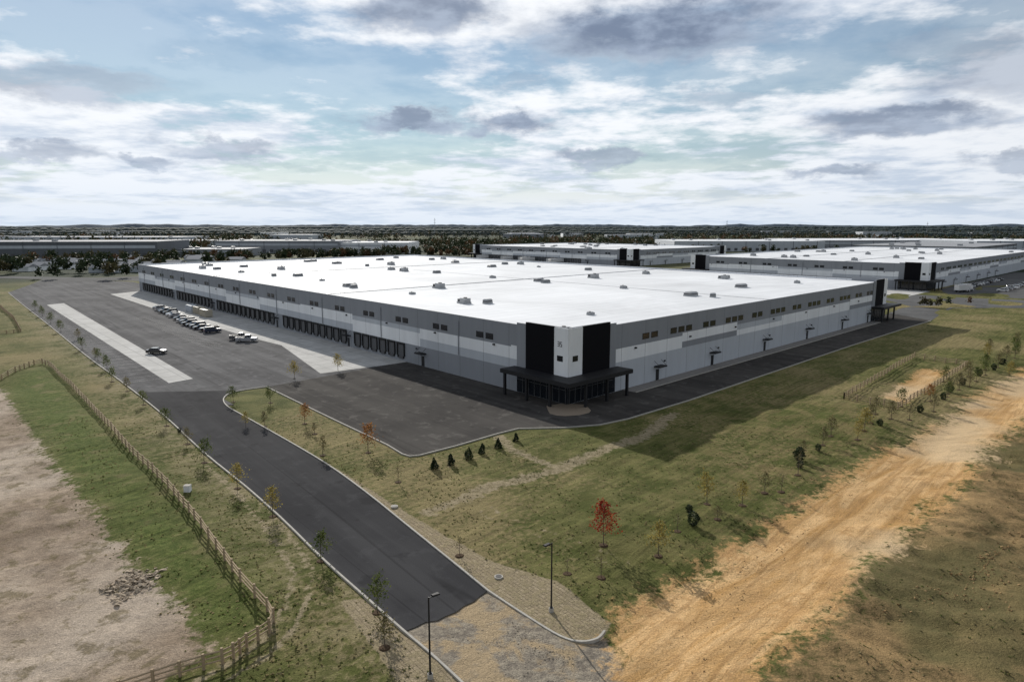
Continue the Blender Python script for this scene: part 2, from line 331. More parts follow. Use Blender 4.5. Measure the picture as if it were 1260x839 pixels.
c=nb.scale(bk.outputs[0],nb.m('MULTIPLY_ADD',nb.n2(p,.03,4,.65,.6),.5,.68)); nb.put(b.inputs['Base Color'],c); b.inputs['Roughness'].default_value=.8; b.inputs['Specular IOR Level'].default_value=.15; M_roof=m

def wall_grid(mb,O,e,pattern,segs):
    for k in range(len(segs)-1):
        s0,s1=segs[k],segs[k+1]
        for z0,z1,mt in pattern(k):
            mb.quad([(O[0]+e[0]*s0,O[1]+e[1]*s0,z0),(O[0]+e[0]*s1,O[1]+e[1]*s1,z0),(O[0]+e[0]*s1,O[1]+e[1]*s1,z1),(O[0]+e[0]*s0,O[1]+e[1]*s0,z1)],mt)
def roof_unit(mb,x,y,z,sc=1,rot=0,kind=0):
    c,s=math.cos(rot),math.sin(rot); O=(x,y);e=(c,s);n=(-s,c)
    mb.box(-1.9*sc,1.9*sc,-1.1*sc,1.1*sc,z,z+.45,M_hvac,O,e,n)
    if kind==0:
        mb.box(-1.7*sc,.6*sc,-1.*sc,1.*sc,z+.452,z+1.5*sc,M_hvac,O,e,n); mb.box(.603*sc,1.8*sc,-.9*sc,.9*sc,z+.452,z+1.2*sc,M_hvd,O,e,n)
        mb.tube((x-e[0]*.6*sc,y-e[1]*.6*sc,z+1.5*sc),(x-e[0]*.6*sc,y-e[1]*.6*sc,z+1.72*sc),.55*sc,.5*sc,M_hvd,12)
    else:
        mb.box(-1.8*sc,1.8*sc,-1.*sc,1.*sc,z+.452,z+.75,M_hvd,O,e,n); mb.hexa([(x+e[0]*a+n[0]*b_,y+e[1]*a+n[1]*b_,z+.753) for a,b_ in((-1.95*sc,-1.15*sc),(1.95*sc,-1.15*sc),(1.95*sc,1.15*sc),(-1.95*sc,1.15*sc))],[(x+e[0]*a+n[0]*b_,y+e[1]*a+n[1]*b_,z+1.15) for a,b_ in((-1.5*sc,-.7*sc),(1.5*sc,-.7*sc),(1.5*sc,.7*sc),(-1.5*sc,.7*sc))],M_hvac)

def warehouse(C,La,Lb,Ht,main=False,units=30,seed=1):
    rnd=random.Random(seed); root=empty('warehouse_building')
    P=par(C,La,Lb)
    w=MB()
    def patA(k):
        if k%3==1: return [(0,4.4,W_grey),(4.4,6.2,W_light),(6.2,8.5,W_white),(8.5,Ht,W_grey)]
        if k%3==2: return [(0,4.4,W_grey),(4.4,7.4,W_white),(7.4,8.5,W_light),(8.5,Ht,W_grey)]
        return [(0,4.4,W_grey),(4.4,6.2,W_light),(6.2,8.8,W_white),(8.8,Ht,W_grey)]
    def patB(k):
        if k%4==1: return [(0,5.6,W_light),(5.6,8.2,W_white),(8.2,Ht,W_grey)]
        if k%4==2: return [(0,5.6,W_light),(5.6,6.9,W_grey),(6.9,8.8,W_white),(8.8,Ht,W_grey)]
        if k%4==3: return [(0,5.6,W_light),(5.6,6.9,W_white),(6.9,8.2,W_light),(8.2,Ht,W_grey)]
        return [(0,5.6,W_light),(5.6,8.2,W_white),(8.2,Ht,W_grey)]
    sa=[0]+[x for x in np.arange(15,La-8,31)]+[La]; sb=[0]+[x for x in np.arange(13,Lb-8,24)]+[Lb]
    wall_grid(w,P[0],eL,patA,sa); wall_grid(w,P[0],eR,patB,sb); wall_grid(w,P[1],eR,patB,sb); wall_grid(w,P[3],eL,patA,sa)
    w.build('walls',root)
    j=MB()
    for s in np.arange(7.8,La,7.8): j.box(s-.03,s+.03,.0,.006,0,Ht-.01,M_joint,P[0],eL,nL)
    for s in np.arange(7.8,Lb,7.8): j.box(s-.03,s+.03,.0,.006,0,Ht-.01,M_joint,P[0],eR,nR)
    j.build('panel_joints',root)
    r=MB(); zr=Ht-.65
    I=[(P[0][0]+.35*(eL[0]+eR[0]),P[0][1]+.35*(eL[1]+eR[1])),(P[1][0]+.35*(-eL[0]+eR[0]),P[1][1]+.35*(-eL[1]+eR[1])),(P[2][0]-.35*(eL[0]+eR[0]),P[2][1]-.35*(eL[1]+eR[1])),(P[3][0]+.35*(eL[0]-eR[0]),P[3][1]+.35*(eL[1]-eR[1]))]
    for k in range(4):
        a,b_=P[k],P[(k+1)%4]; ai,bi=I[k],I[(k+1)%4]
        r.quad([(*a,Ht),(*b_,Ht),(*bi,Ht),(*ai,Ht)],W_grey); r.quad([(*ai,zr),(*bi,zr),(*bi,Ht),(*ai,Ht)],M_roof)
    r.build('parapet',root)
    r=MB(); r.quad([(*p_,zr) for p_ in I],M_roof); r.build('roof',root)
    r=MB()
    for f in (.33,.66): r.box(La*f-.25,La*f+.25,.4,Lb-.4,zr+.002,zr+.16,M_hvac,P[0],eL,eR)
    r.box(.4,La-.4,Lb*.5-.15,Lb*.5+.15,zr+.003,zr+.06,M_hvac,P[0],eL,eR)
    r.build('roof_expansion_joints',root)
    u=MB()
    if main:
        for k,(x,y) in enumerate([(-11.9,168.6),(-51.6,216.9),(-22.6,210.9),(9.3,237.2),(30.1,252.9),(49.2,187.4),(76.9,248.8),(71.8,213.8),(-46,291.5),(-126,322.1),(-102.1,303),(-9.5,322.1),(4.3,345),(-29.8,359.9),(-140,310),(-90,350),(-60,340),(-75,390),(-40,400),(-110,370),(-150,335),(-82,262)]):
            roof_unit(u,x,y,zr,1.05 if k%3 else .9,math.radians(44.5) if k%2 else math.radians(131),k%2)
        for k in range(27):
            a=18+(k%9)*31+rnd.uniform(-3,3); c_=(22,78,138)[k//9]+rnd.uniform(-4,4); x,y=C[0]+eL[0]*a+eR[0]*c_,C[1]+eL[1]*a+eR[1]*c_
            roof_unit(u,x,y,zr,rnd.choice([.45,.6,.8]),.78,k%2)
        roof_unit(u,9.6,121.5,zr,.7,.78,0)
    else:
        for k in range(units):
            a=rnd.uniform(.05,.95)*La; c_=rnd.uniform(.05,.95)*Lb; roof_unit(u,C[0]+eL[0]*a+eR[0]*c_,C[1]+eL[1]*a+eR[1]*c_,zr,1.1,.78,k%2)
    u.build('rooftop_units',root)
    g=MB()
    def win(e,n,s,z0,z1,w_):
        g.box(s-w_/2,s+w_/2,.0,.05,z0,z1,M_frame,P[0],e,n); g.box(s-w_/2+.07,s+w_/2-.07,.051,.056,z0+.07,z1-.07,M_glass,P[0],e,n)
    for s in np.arange(23,La-8,15.2):
        for d in (-1.5,1.5): win(eL,nL,s+d,9.1,10.3,2.3)
    for i_,s in enumerate(np.arange(25,Lb-10,11.5)):
        for d in ((-3,0,3) if i_%2 else (-1.5,1.5)): win(eR,nR,s+d,9.1,10.3,2.3)
    g.build('clerestory_windows',root)
    dk=MB()
    for a,b_ in ((54,77),(82,122),(129,180),(187,232),(238,La-6)):
        for s in np.arange(a,min(b_,La-5),4.1):
            dk.box(s-1.35,s+1.35,.0,.06,1.25,3.8,M_dock,P[0],eL,nL)
            dk.box(s-1.65,s-1.352,.0,.3,1.2,3.9,M_rub,P[0],eL,nL); dk.box(s+1.352,s+1.65,.0,.3,1.2,3.9,M_rub,P[0],eL,nL); dk.box(s-1.65,s+1.65,.0,.35,3.903,4.3,M_rub,P[0],eL,nL)
            dk.box(s-1.3,s-1.0,.0,.3,.7,1.18,M_rub,P[0],eL,nL); dk.box(s+1.0,s+1.3,.0,.3,.7,1.18,M_rub,P[0],eL,nL)
            dk.box(s-1.,s+1.,.0,.12,.45,1.2,M_hvd,P[0],eL,nL)
    dk.build('dock_doors',root)
    pd=MB()
    for e,n,L_,st in ((eR,nR,Lb,(28,50,76,102,128,150)),(eL,nL,La,(45,79.5,125.5,184,235))):
        for s in st:
            if s>L_-4: continue
            pd.box(s-.55,s+.55,.0,.05,.05,2.3,M_frame,P[0],e,n); pd.box(s-1.3,s+1.3,.0,1.5,2.9,3.15,M_frame,P[0],e,n)
            for o_ in (-1.2,1.2): pd.tube((P[0][0]+e[0]*(s+o_)+n[0]*.02,P[0][1]+e[1]*(s+o_)+n[1]*.02,4.2),(P[0][0]+e[0]*(s+o_)+n[0]*1.4,P[0][1]+e[1]*(s+o_)+n[1]*1.4,3.1),.04,.04,M_frame,6)
            pd.box(s+2.2,s+2.6,.0,.25,3.6,3.9,M_frame,P[0],e,n)
    for s in np.arange(20,La,20): pd.box(s-.25,s+.25,.0,.3,8.1,8.4,M_frame,P[0],eL,nL)
    for s in np.arange(20,Lb,20): pd.box(s-.25,s+.25,.0,.3,7.6,7.9,M_frame,P[0],eR,nR)
    for s in np.arange(31.2,La,31.2): pd.box(s+.3,s+.5,.0,.15,4.5,Ht-1.2,W_grey,P[0],eL,nL)
    pd.build('personnel_doors_and_canopies',root)
    def entrance(O,ea,na,eb,nb2):
        c=MB(); t=.28; Hc=Ht+.75
        c.box(3.2,10.6,.02,t,4.9,Hc,W_black,O,ea,na); c.box(3.7,11.6,.02,t,4.9,Hc,W_black,O,eb,nb2)
        c.box(-.22,3.197,.02,t-.05,4.9,Hc-.1,W_white,O,ea,na); c.box(.0,3.697,.02,t-.05,4.9,Hc-.1,W_white,O,eb,nb2)
        c.box(10.603,13.2,.02,.15,4.9,Ht+.4,W_grey,O,ea,na); c.box(11.603,13.6,.02,.15,4.9,Ht+.4,W_grey,O,eb,nb2)
        c.box(0,10.6,-.4,.0,Ht-.6,Hc-.02,W_grey,O,ea,na); c.box(.0,11.6,-.4,.0,Ht-.6,Hc-.02,W_grey,O,eb,nb2)
        c.box(1.0,2.4,t-.049,t+.0,7.6,8.6,M_glass,O,ea,na); c.box(1.0,2.4,t-.049,t+.0,7.6,8.6,M_glass,O,eb,nb2)
        c.build('corner_facade',root)
        g2=MB()
        g2.box(0,13.2,.02,.12,.1,4.88,M_glass,O,ea,na); g2.box(.0,13.6,.02,.12,.1,4.88,M_glass,O,eb,nb2)
        for s in np.arange(.3,13,1.6):
            g2.box(s-.05,s+.05,.12,.2,.1,4.8,M_hvd,O,ea,na); g2.box(s-.05,s+.05,.12,.2,.1,4.8,M_hvd,O,eb,nb2)
        g2.box(.3,13,.12,.19,2.5,2.6,M_hvd,O,ea,na); g2.box(.3,13,.12,.19,2.5,2.6,M_hvd,O,eb,nb2)
        g2.build('entrance_glazing',root)
        k=MB(); D=4.0
        A=lambda s,d,z:(O[0]+ea[0]*s+na[0]*d,O[1]+ea[1]*s+na[1]*d,z); B=lambda s,d,z:(O[0]+eb[0]*s+nb2[0]*d,O[1]+eb[1]*s+nb2[1]*d,z)
        X0=(O[0]+(na[0]+nb2[0])*D,O[1]+(na[1]+nb2[1])*D)
        for z0,z1,ex,mt in ((4.25,4.95,0,M_frame),(4.953,5.0,.12,M_frame)):
            k.hexa([A(13.6,.3,z0),A(13.6,D-ex,z0),(*X0,z0),(O[0]+na[0]*.3,O[1]+na[1]*.3,z0)],[A(13.6,.3,z1),A(13.6,D-ex,z1),(X0[0],X0[1],z1),(O[0]+na[0]*.3,O[1]+na[1]*.3,z1)],mt)
            k.hexa([B(13.9,.3,z0),(O[0]+nb2[0]*.3,O[1]+nb2[1]*.3,z0),(*X0,z0),B(13.9,D-ex,z0)],[B(13.9,.3,z1),(O[0]+nb2[0]*.3,O[1]+nb2[1]*.3,z1),(X0[0],X0[1],z1),B(13.9,D-ex,z1)],mt)
            k.hexa([(O[0]+na[0]*.3,O[1]+na[1]*.3,z0-.001),(*X0,z0-.001),(O[0]+nb2[0]*.3,O[1]+nb2[1]*.3,z0-.001),(O[0],O[1],z0-.001)],[(O[0]+na[0]*.3,O[1]+na[1]*.3,z1-.001),(*X0,z1-.001),(O[0]+nb2[0]*.3,O[1]+nb2[1]*.3,z1-.001),(O[0],O[1],z1-.001)],mt)
        for s in (1.,7,13): k.box(s-.22,s+.22,3.1,3.54,.02,4.24,M_frame,O,ea,na); k.box(s-.22,s+.22,3.1,3.54,.02,4.24,M_frame,O,eb,nb2)
        k.build('entrance_canopy',root)
    entrance(P[0],eL,nL,eR,nR)
    entrance(P[3],(-eR[0],-eR[1]),nR,eL,eR)
    if not main: entrance(P[1],(-eL[0],-eL[1]),nL,eR,(-nR[0],-nR[1]))
    return root
WB=warehouse(C0,LL,LR,12.9,True)
d=MB()
segs={'3':'abgcd','5':'afgcd'}
def digit(ch,s0,z0,w_=.45,h_=.9,t=.12):
    for q_ in segs[ch]:
        x0,x1,za,zb={'a':(0,w_,h_-t,h_),'b':(w_-t,w_,h_/2+t/2,h_-t),'c':(w_-t,w_,t,h_/2-t/2),'d':(0,w_,0,t),'g':(0,w_,h_/2-t/2,h_/2+t/2),'f':(0,t,h_/2+t/2,h_-t)}[q_]
        d.box(s0-x1,s0-x0,.232,.26,z0+za,z0+zb,M_frame,C0,eL,nL)
digit('3',2.3,10.2); digit('5',1.7,10.2); d.build('building_number',WB)
warehouse(B2[0],B2[1],B2[2],12.9,False,22,2)
warehouse(B3[0],B3[1],B3[2],12.9,False,26,3)

# ------------------------------------------------------------------ far warehouses
def far_wh(cx,cy,w_,dp,h_,rot,wm,rm,bands=True):
    o=MB(); c,s=math.cos(rot),math.sin(rot); e=(c,s);n=(-s,c)
    o.box(-w_/2,w_/2,-dp/2,dp/2,0,h_-.4,wm,(cx,cy),e,n); o.box(-w_/2-.1,w_/2+.1,-dp/2-.1,dp/2+.1,h_-.398,h_,rm,(cx,cy),e,n)
    o.box(-w_/2+2,w_/2-2,-dp/2-.05,-dp/2-.002,h_*.62,h_*.78,W_light,(cx,cy),e,n)
    for s_ in np.arange(-w_/2+6,w_/2-6,9): o.box(s_-2,s_+2,-dp/2-.12,-dp/2-.051,1,h_*.33,M_dock,(cx,cy),e,n)
    for s_ in np.arange(-w_/2,w_/2,30): o.box(s_,s_+.5,-dp/2-.3,-dp/2-.121,0,h_,W_dark,(cx,cy),e,n)
    for k in range(6): 
        a=random.uniform(-.45,.45)*w_; b_=random.uniform(-.4,.4)*dp; o.box(a-2,a+2,b_-2,b_+2,h_+.002,h_+1.8,M_hvac,(cx,cy),e,n)
    return o
M_rg=simple('roof_grey',(.30,.31,.33),.8,var=.1,vs=.05,spec=.1)
far_specs=[(-480,690,270,90,17,.12,W_dark,M_rg),(-275,850,150,80,14.5,-.05,W_grey,M_rg),(-165,850,88,80,12.5,-.03,W_white,M_roof),(-330,740,100,60,8,.05,W_grey,M_rg),
 (300,930,190,120,13,.0,W_light,M_roof),(520,1000,260,150,13,.05,W_grey,M_roof),(470,760,200,110,12,.78,W_dark,M_rg),(700,900,300,120,14,.1,W_light,M_roof),(-700,1200,300,120,14,0,W_light,M_rg),(-420,1050,220,80,11,0,W_white,M_rg)]
for sp in far_specs: far_wh(*sp).build('warehouse_building')
town=MB()
for k in range(120):
    az=random.uniform(-.72,.72); r=random.uniform(1300,4600); x,y=math.sin(az)*r,math.cos(az)*r
    w_=random.uniform(30,150); dp=random.uniform(20,80); h_=random.uniform(7,14); rot=random.uniform(-.3,.3)
    if az>-.25 and random.random()<.6: continue
    c,s=math.cos(rot),math.sin(rot); wm=random.choice([W_white,W_light,W_grey,W_grey]); rm=random.choice([M_roof,M_rg,M_rg])
    town.box(-w_/2,w_/2,-dp/2,dp/2,0,h_,wm,(x,y),(c,s),(-s,c)); town.box(-w_/2-.2,w_/2+.2,-dp/2-.2,dp/2+.2,h_+.01,h_+.5,rm,(x,y),(c,s),(-s,c))
for k in range(40):
    x=random.uniform(-400,-230); y=random.uniform(470,640); w_=random.uniform(8,22); 
    town.box(-w_/2,w_/2,-5,5,0,3.2,random.choice([W_white,W_light]),(x,y)); town.hexa([(x-w_/2-.4,y-5.4,3.21),(x+w_/2+.4,y-5.4,3.21),(x+w_/2+.4,y+5.4,3.21),(x-w_/2-.4,y+5.4,3.21)],[(x-w_/2-.4,y-.2,5.2),(x+w_/2+.4,y-.2,5.2),(x+w_/2+.4,y+.2,5.2),(x-w_/2-.4,y+.2,5.2)],M_rg)
town.build('distant_town_buildings')
def mast(name,x,y,h_,r):
    k=MB(); k.tube((x,y,0),(x,y,h_),r,r*.35,M_hvac,8); k.tube((x,y,h_),(x,y,h_+2),r*.8,r*.8,M_hvac,8)
    for q_ in (.5,.75,.9): k.box(x-r*3,x+r*3,y-r*.4,y+r*.4,h_*q_,h_*q_+r,M_hvac)
    k.build(name)
mast('radio_mast',-290,2600,60,1.2); mast('radio_mast',900,2900,55,1.2); mast('radio_mast',1500,2500,45,1.1)

M_yr=asphalt('asphalt_distant',(.09,.09,.092),(.13,.13,.13),0)
sheet('road',[(-262,372),(-238,400),(-215,395),(-160,470),(-60,700),(-75,705),(-180,475),(-255,420),(-420,455),(-424,447),(-280,408)],.03,M_yr)
def off(c,a,b_): return (c[0]+eL[0]*a+eR[0]*b_,c[1]+eL[1]*a+eR[1]*b_)
sheet('car_park_pavement',[off(B3[0],-60,-10),off(B3[0],-60,200),off(B3[0],-2,200),off(B3[0],-2,-10)],.03,M_yr)
sheet('road',[(140,226),(157,247),(170,262),(240,262),(420,330),(420,345),(240,280),(200,300),(175,330),(120,410),(108,405),(160,320),(150,268),(137,246)],.036,M_yr)
sheet('concrete_apron',[off(B2[0],-2,-34),off(B2[0],199,-34),off(B2[0],199,0),off(B2[0],-2,0)],.03,M_conc)
sheet('concrete_apron',[off(B3[0],-2,-34),off(B3[0],135,-34),off(B3[0],135,0),off(B3[0],-2,0)],.042,M_conc)

# ------------------------------------------------------------------ vegetation
def leafmat(name,c0,c1,tr=.25):
    m,nb,b=mat(name); p=pos(nb)
    c=nb.mix(nb.ss(nb.noise(p,.9,1),.35,.65),c0,c1); nb.put(b.inputs['Base Color'],c); b.inputs['Roughness'].default_value=.7; b.inputs['Specular IOR Level'].default_value=.2
    t=nb.new('ShaderNodeBsdfTranslucent'); nb.put(t.inputs[0],c); mx=nb.new('ShaderNodeMixShader'); mx.inputs[0].default_value=tr
    nb.L.new(b.outputs[0],mx.inputs[1]); nb.L.new(t.outputs[0],mx.inputs[2]); nb.L.new(mx.outputs[0],nb.N['Material Output'].inputs[0]); return m
LG=leafmat('leaf_green',(.055,.080,.020),(.12,.14,.04),.4); LO=leafmat('leaf_orange',(.22,.095,.03),(.30,.15,.05),.4); LR_=leafmat('leaf_red',(.22,.022,.015),(.31,.05,.02),.4); LY=leafmat('leaf_yellow',(.22,.18,.05),(.32,.26,.08),.4); LE=leafmat('evergreen_needles',(.018,.032,.015),(.045,.064,.026),.15)
LT=leafmat('leaf_tan',(.11,.10,.045),(.17,.145,.07),.4); BARK=simple('bark',(.10,.075,.055),.9,var=.3,vs=8)
D1=leafmat('woodland_green',(.020,.034,.016),(.045,.058,.026),.1); D2=leafmat('woodland_olive',(.05,.05,.022),(.088,.075,.034),.1); D3=leafmat('woodland_rust',(.09,.048,.022),(.13,.078,.037),.1); D4=leafmat('woodland_haze_tint',(.040,.054,.054),(.057,.071,.071),.1)  # D4: aerial haze painted into the leaf colour of far trees
def sapling(h,leaf,nl,seed,spread=1.0):
    r=random.Random(seed); k=MB()
    bend=(r.uniform(-.12,.12),r.uniform(-.12,.12)); pts=[(bend[0]*t*t*h*.5,bend[1]*t*t*h*.5,t*h*.95-.15) for t in (0,.25,.5,.75,1)]
    for a,b_,i in zip(pts,pts[1:],range(4)): k.tube(a,b_,.05*(1-i*.22),.05*(1-(i+1)*.22),BARK,6,False)
    cl=[]
    for i in range(15):
        t=.30+.68*i/15+r.uniform(-.02,.02); a=i*2.4+r.uniform(-.4,.4); L_=h*.27*spread*(1.2-t)*r.uniform(.75,1.25)+.12
        base=(bend[0]*t*t*h*.5,bend[1]*t*t*h*.5,t*h*.95-.15); tip=(base[0]+math.cos(a)*L_,base[1]+math.sin(a)*L_,base[2]+L_*.75)
        k.tube(base,tip,.018,.006,BARK,4,False); cl.append((tip,L_*.5+.1)); cl.append((tuple((base[q_]+tip[q_]*1.5)/2.5 for q_ in range(3)),L_*.4+.08))
    cl.append(((pts[-1][0],pts[-1][1],h*.96),.22))
    for i in range(nl):
        (cx,cy,cz),R=r.choice(cl); c=Vector((r.gauss(cx,R*.5),r.gauss(cy,R*.5),r.gauss(cz,R*.55))); s_=r.uniform(.06,.12)
        n=Vector((r.gauss(0,1),r.gauss(0,1),r.gauss(0,1))).normalized(); u=n.orthogonal().normalized()*s_; v=n.cross(u).normalized()*s_*.75
        k.quad([c-u,c-v,c+u,c+v],leaf)
    return k
def prox(h,leaf,nl,seed,**kw):
    o=sapling(h,leaf,nl,seed,**kw).build('tmp'); me=o.data; bpy.data.objects.remove(o); return me
SAP={'g':[prox(3.4,LG,520,s) for s in (1,2,3)],'o':[prox(3.6,LO,520,s) for s in (4,5)],'y':[prox(3.4,LY,480,s) for s in (6,7)],'r':[prox(4.2,LR_,760,8)],'t':[prox(3.2,LT,330,s) for s in (9,10)],'b':[prox(3.0,LT,90,s) for s in (11,12)]}
MULCH=simple('mulch',(.075,.05,.03),.95,var=.4,vs=6,spec=.1)
mu=MB()
def put_tree(kind,x,y,sc,name='young_tree'):
    z=H(x,y); me=random.choice(SAP[kind]); place(name,me,None,(x,y,z),random.uniform(0,6.28),sc)
    mu.tube((x,y,z-.15),(x,y,z+.08),.65,.35,MULCH,10)
T=[(-41,87,'g',1),(-33,78,'y',.95),(-26,70,'y',1),(-18,60,'g',.9),(-11,51.3,'g',.95),(-9.5,46.5,'t',.9),(-47,95,'t',.8),(-65,117,'g',.8),(-89,147,'g',1),(-110,172,'g',1),(-73.5,127,'t',.9),(-42,104,'y',.7),(-39,104,'t',.8),(-43,118,'g',.9),(-33,105,'o',.95),(-45,138,'y',1.15),(-38,146,'y',1.15),(-20,91,'o',1.2),(-26,90,'t',.9),(-5,61,'b',.7),(-50,119,'g',.9),(-54.5,104,'g',.9),(-135,202,'g',1.1),(-81,135,'g',.9),(-97,157,'g',.9),(-121,188,'t',1),(-150,220,'g',1.1),(-165,238,'g',1.1),(-180,256,'g',1.1),
 (9,63,'r',1.1),(8,57,'b',.8),(14,61,'y',1.05),(22,73,'y',1.1),(22,69,'t',.5),(26,73,'y',.9),(30,77,'t',.85),(32,77,'b',.8),(45,95,'t',.9),(54,101,'y',1.1),(61,111,'t',1),(62,108,'t',1),(65,108,'b',1),(75,119,'o',.9),(86,128,'t',1.1),(104,147,'g',1.1),(72,113,'t',1),(115,156,'t',1.2),(95,139,'t',1.1),(80,122,'g',.9),(94,135,'g',.9),(100,141,'g',.9),(109,150,'t',1.1),(120,160,'g',1.1),(-100,161,'t',.8),
 (48,99,'t',1),(51,97,'y',.9),(57,105,'t',1),(68,116,'g',1),(82,125,'t',1),(90,131,'t',1),(112,158,'y',1.1),(118,166,'t',1.2),(126,168,'g',1.2),(132,176,'t',1.2),(138,180,'g',1.2),(105,141,'y',1),(5,57.5,'b',.6),(36,82,'b',.9),(40,90,'t',.7),(88,136,'g',1),(17,66,'b',.7),(-30,100,'t',.6),(-14,80,'b',.8)]
for x,y,k,s_ in T: put_tree(k,x,y,s_)
mu.build('tree_mulch_rings')
def conifer(h,R,n,seed,round_=False):
    r=random.Random(seed); k=MB(); k.tube((0,0,-.1),(0,0,h*.9),.05,.01,BARK,5,False); lean=(r.uniform(-.12,.12),r.uniform(-.12,.12))
    lob=[(r.uniform(0,6.28),r.uniform(.05,.75),r.uniform(.75,1.3)) for _ in range(11)]
    for i in range(n):
        la,lt,lr=r.choice(lob)
        if r.random()<.6: t=min(1,max(0,lt+r.gauss(0,.09))); a=la+r.gauss(0,.4); f=lr*(.7+.35*r.random())
        else: t=r.random()**1.3; a=r.uniform(0,6.28); f=.4+.5*r.random()
        rad=(R*(1-t)**.65 if not round_ else R*math.sqrt(max(0,1-(2*t-.9)**2/1.21)))*f
        c=Vector((math.cos(a)*rad+lean[0]*t,math.sin(a)*rad+lean[1]*t,.03+t*h)); out=Vector((math.cos(a),math.sin(a),.5)).normalized(); s_=r.uniform(.06,.13)
        u=(out+Vector((r.gauss(0,.4),r.gauss(0,.4),r.gauss(0,.4)))).normalized()*s_; v=u.cross(Vector((r.gauss(0,1),r.gauss(0,1),r.gauss(0,1)))).normalized()*s_*.45
        k.quad([c-u,c-v,c+u,c+v],LE)
    o=k.build('tmp'); me=o.data; bpy.data.objects.remove(o); return me
CON=[conifer(1.5,.6,1000,s) for s in (1,2,3,14)]; BUSH=[conifer(1.5,.65,1000,s,True) for s in (4,5,6)]
for k,(x,y) in enumerate([(-10,84.5),(-8.1,86.2),(-5.9,88.7),(-4.2,91),(-2,93.3),(.6,96)]): place('evergreen_shrub',CON[k%4],None,(x,y,H(x,y)),random.uniform(0,6),random.uniform(.75,1.1))
for x,y,s_ in [(19,67.5,.9),(38.5,87.5,1.15),(37.3,84.5,.6),(19.4,70.5,.6),(43,92,.6),(58,104,.7),(69,112,.8),(78,120,.8),(83,126,.9),(90,133,.9),(98,140,.9),(106,147,.9),(112,153,.9),(-51,101,.4)]: place('bush',random.choice(BUSH),None,(x,y,H(x,y)),random.uniform(0,6),(s_,s_,s_*1.1))

def crown_proto(n,seed):
    r=np.random.RandomState(seed); cl=r.normal(0,1,(9,3)); cl/=np.linalg.norm(cl,axis=1)[:,None]; cl*=np.array([.28,.28,.26])*r.uniform(.5,1,(9,1)); cl[:,2]+=.58
    c=cl[r.randint(0,9,n)]+r.normal(0,.11,(n,3)); c[:,2]=np.clip(c[:,2],.12,1.02)
    nn=r.normal(0,1,(n,3)); nn/=np.linalg.norm(nn,axis=1)[:,None]; u=np.cross(nn,r.normal(0,1,(n,3))); u/=np.linalg.norm(u,axis=1)[:,None]; v=np.cross(nn,u); s_=r.uniform(.05,.1,(n,1))
    return np.stack([c-u*s_,c-v*s_,c+u*s_,c+v*s_],1).reshape(-1,3)
PR_=[crown_proto(150,s) for s in range(6)]; PRF=[crown_proto(40,s+20) for s in range(5)]
def forest(name,trees,protos,mats):
    vs=[];mi=[]
    for (x,y,h_,mt) in trees:
        q_=protos[random.randrange(len(protos))]; a=random.uniform(0,6.28); c,s=math.cos(a),math.sin(a)
        w_=h_*random.uniform(.8,1.15); v=np.stack([(q_[:,0]*c-q_[:,1]*s)*w_+x,(q_[:,0]*s+q_[:,1]*c)*w_+y,q_[:,2]*h_],1); vs.append(v); mi+= [mt]*(len(q_)//4)
    quads(name,np.concatenate(vs),mi,mats)
def quads(name,V,mi,mats):
    n=len(V)//4; me=bpy.data.meshes.new(name); me.vertices.add(len(V)); me.vertices.foreach_set('co',V.ravel())
    me.loops.add(n*4); me.loops.foreach_set('vertex_index',np.arange(n*4,dtype=np.int32)); me.polygons.add(n); me.polygons.foreach_set('loop_start',np.arange(0,n*4,4,dtype=np.int32)); me.polygons.foreach_set('loop_total',np.full(n,4,dtype=np.int32))
    for m_ in mats: me.materials.append(m_)
    me.polygons.foreach_set('material_index',np.array(mi,dtype=np.int32)); me.update(calc_edges=True); return place(name,me)
BPOLY=[par(C0,LL,LR),[off(B2[0],-10,-45),off(B2[0],210,-45),off(B2[0],210,160),off(B2[0],-10,160)],[off(B3[0],-70,-45),off(B3[0],145,-45),off(B3[0],145,310),off(B3[0],-70,310)]]
for cx,cy,w_,dp,h_,rot,_,_ in far_specs: BPOLY.append([(cx-w_/2-8,cy-dp/2-25),(cx+w_/2+8,cy-dp/2-25),(cx+w_/2+8,cy+dp/2+8),(cx-w_/2-8,cy+dp/2+8)])
def okm(x,y):
    k=np.ones(len(x),bool)
    for P_ in BPOLY: k&=sdist(x,y,P_)>4
    return k
mid=[]
for k in range(60):
    x=random.uniform(-440,-235); y=random.uniform(395,540); mid.append((x,y,random.uniform(7,12),random.choice([0,0,1])))
mid=[t for t in mid if seg_dist(np.array([t[0]]),np.array([t[1]]),[(-250,412),(-420,452)],False)[0]>8]
for a,b_,n,j in (((-420,600),(-150,700),90,10),((-250,640),(-40,720),90,14),((-150,760),(60,820),110,16),((180,470),(420,520),30,6),((150,262),(330,330),14,4),((-60,880),(400,860),200,30),((-500,560),(-230,585),50,6)):
    for k in range(n):
        t=random.random(); x=a[0]+(b_[0]-a[0])*t+random.gauss(0,j); y=a[1]+(b_[1]-a[1])*t+random.gauss(0,j)
        mid.append((x,y,random.uniform(6,11) if y>400 else random.uniform(3,5),random.choice([0,0,0,1,1,2])))
ok_=okm(np.array([t[0] for t in mid]),np.array([t[1] for t in mid])); mid=[t for t,o_ in zip(mid,ok_) if o_]
forest('woodland_trees',mid,PR_,[D1,D2,D3])
n=9000; az=np.random.uniform(-.75,.75,n); r=900*np.exp(np.random.rand(n)*1.7); x=np.sin(az)*r; y=np.cos(az)*r
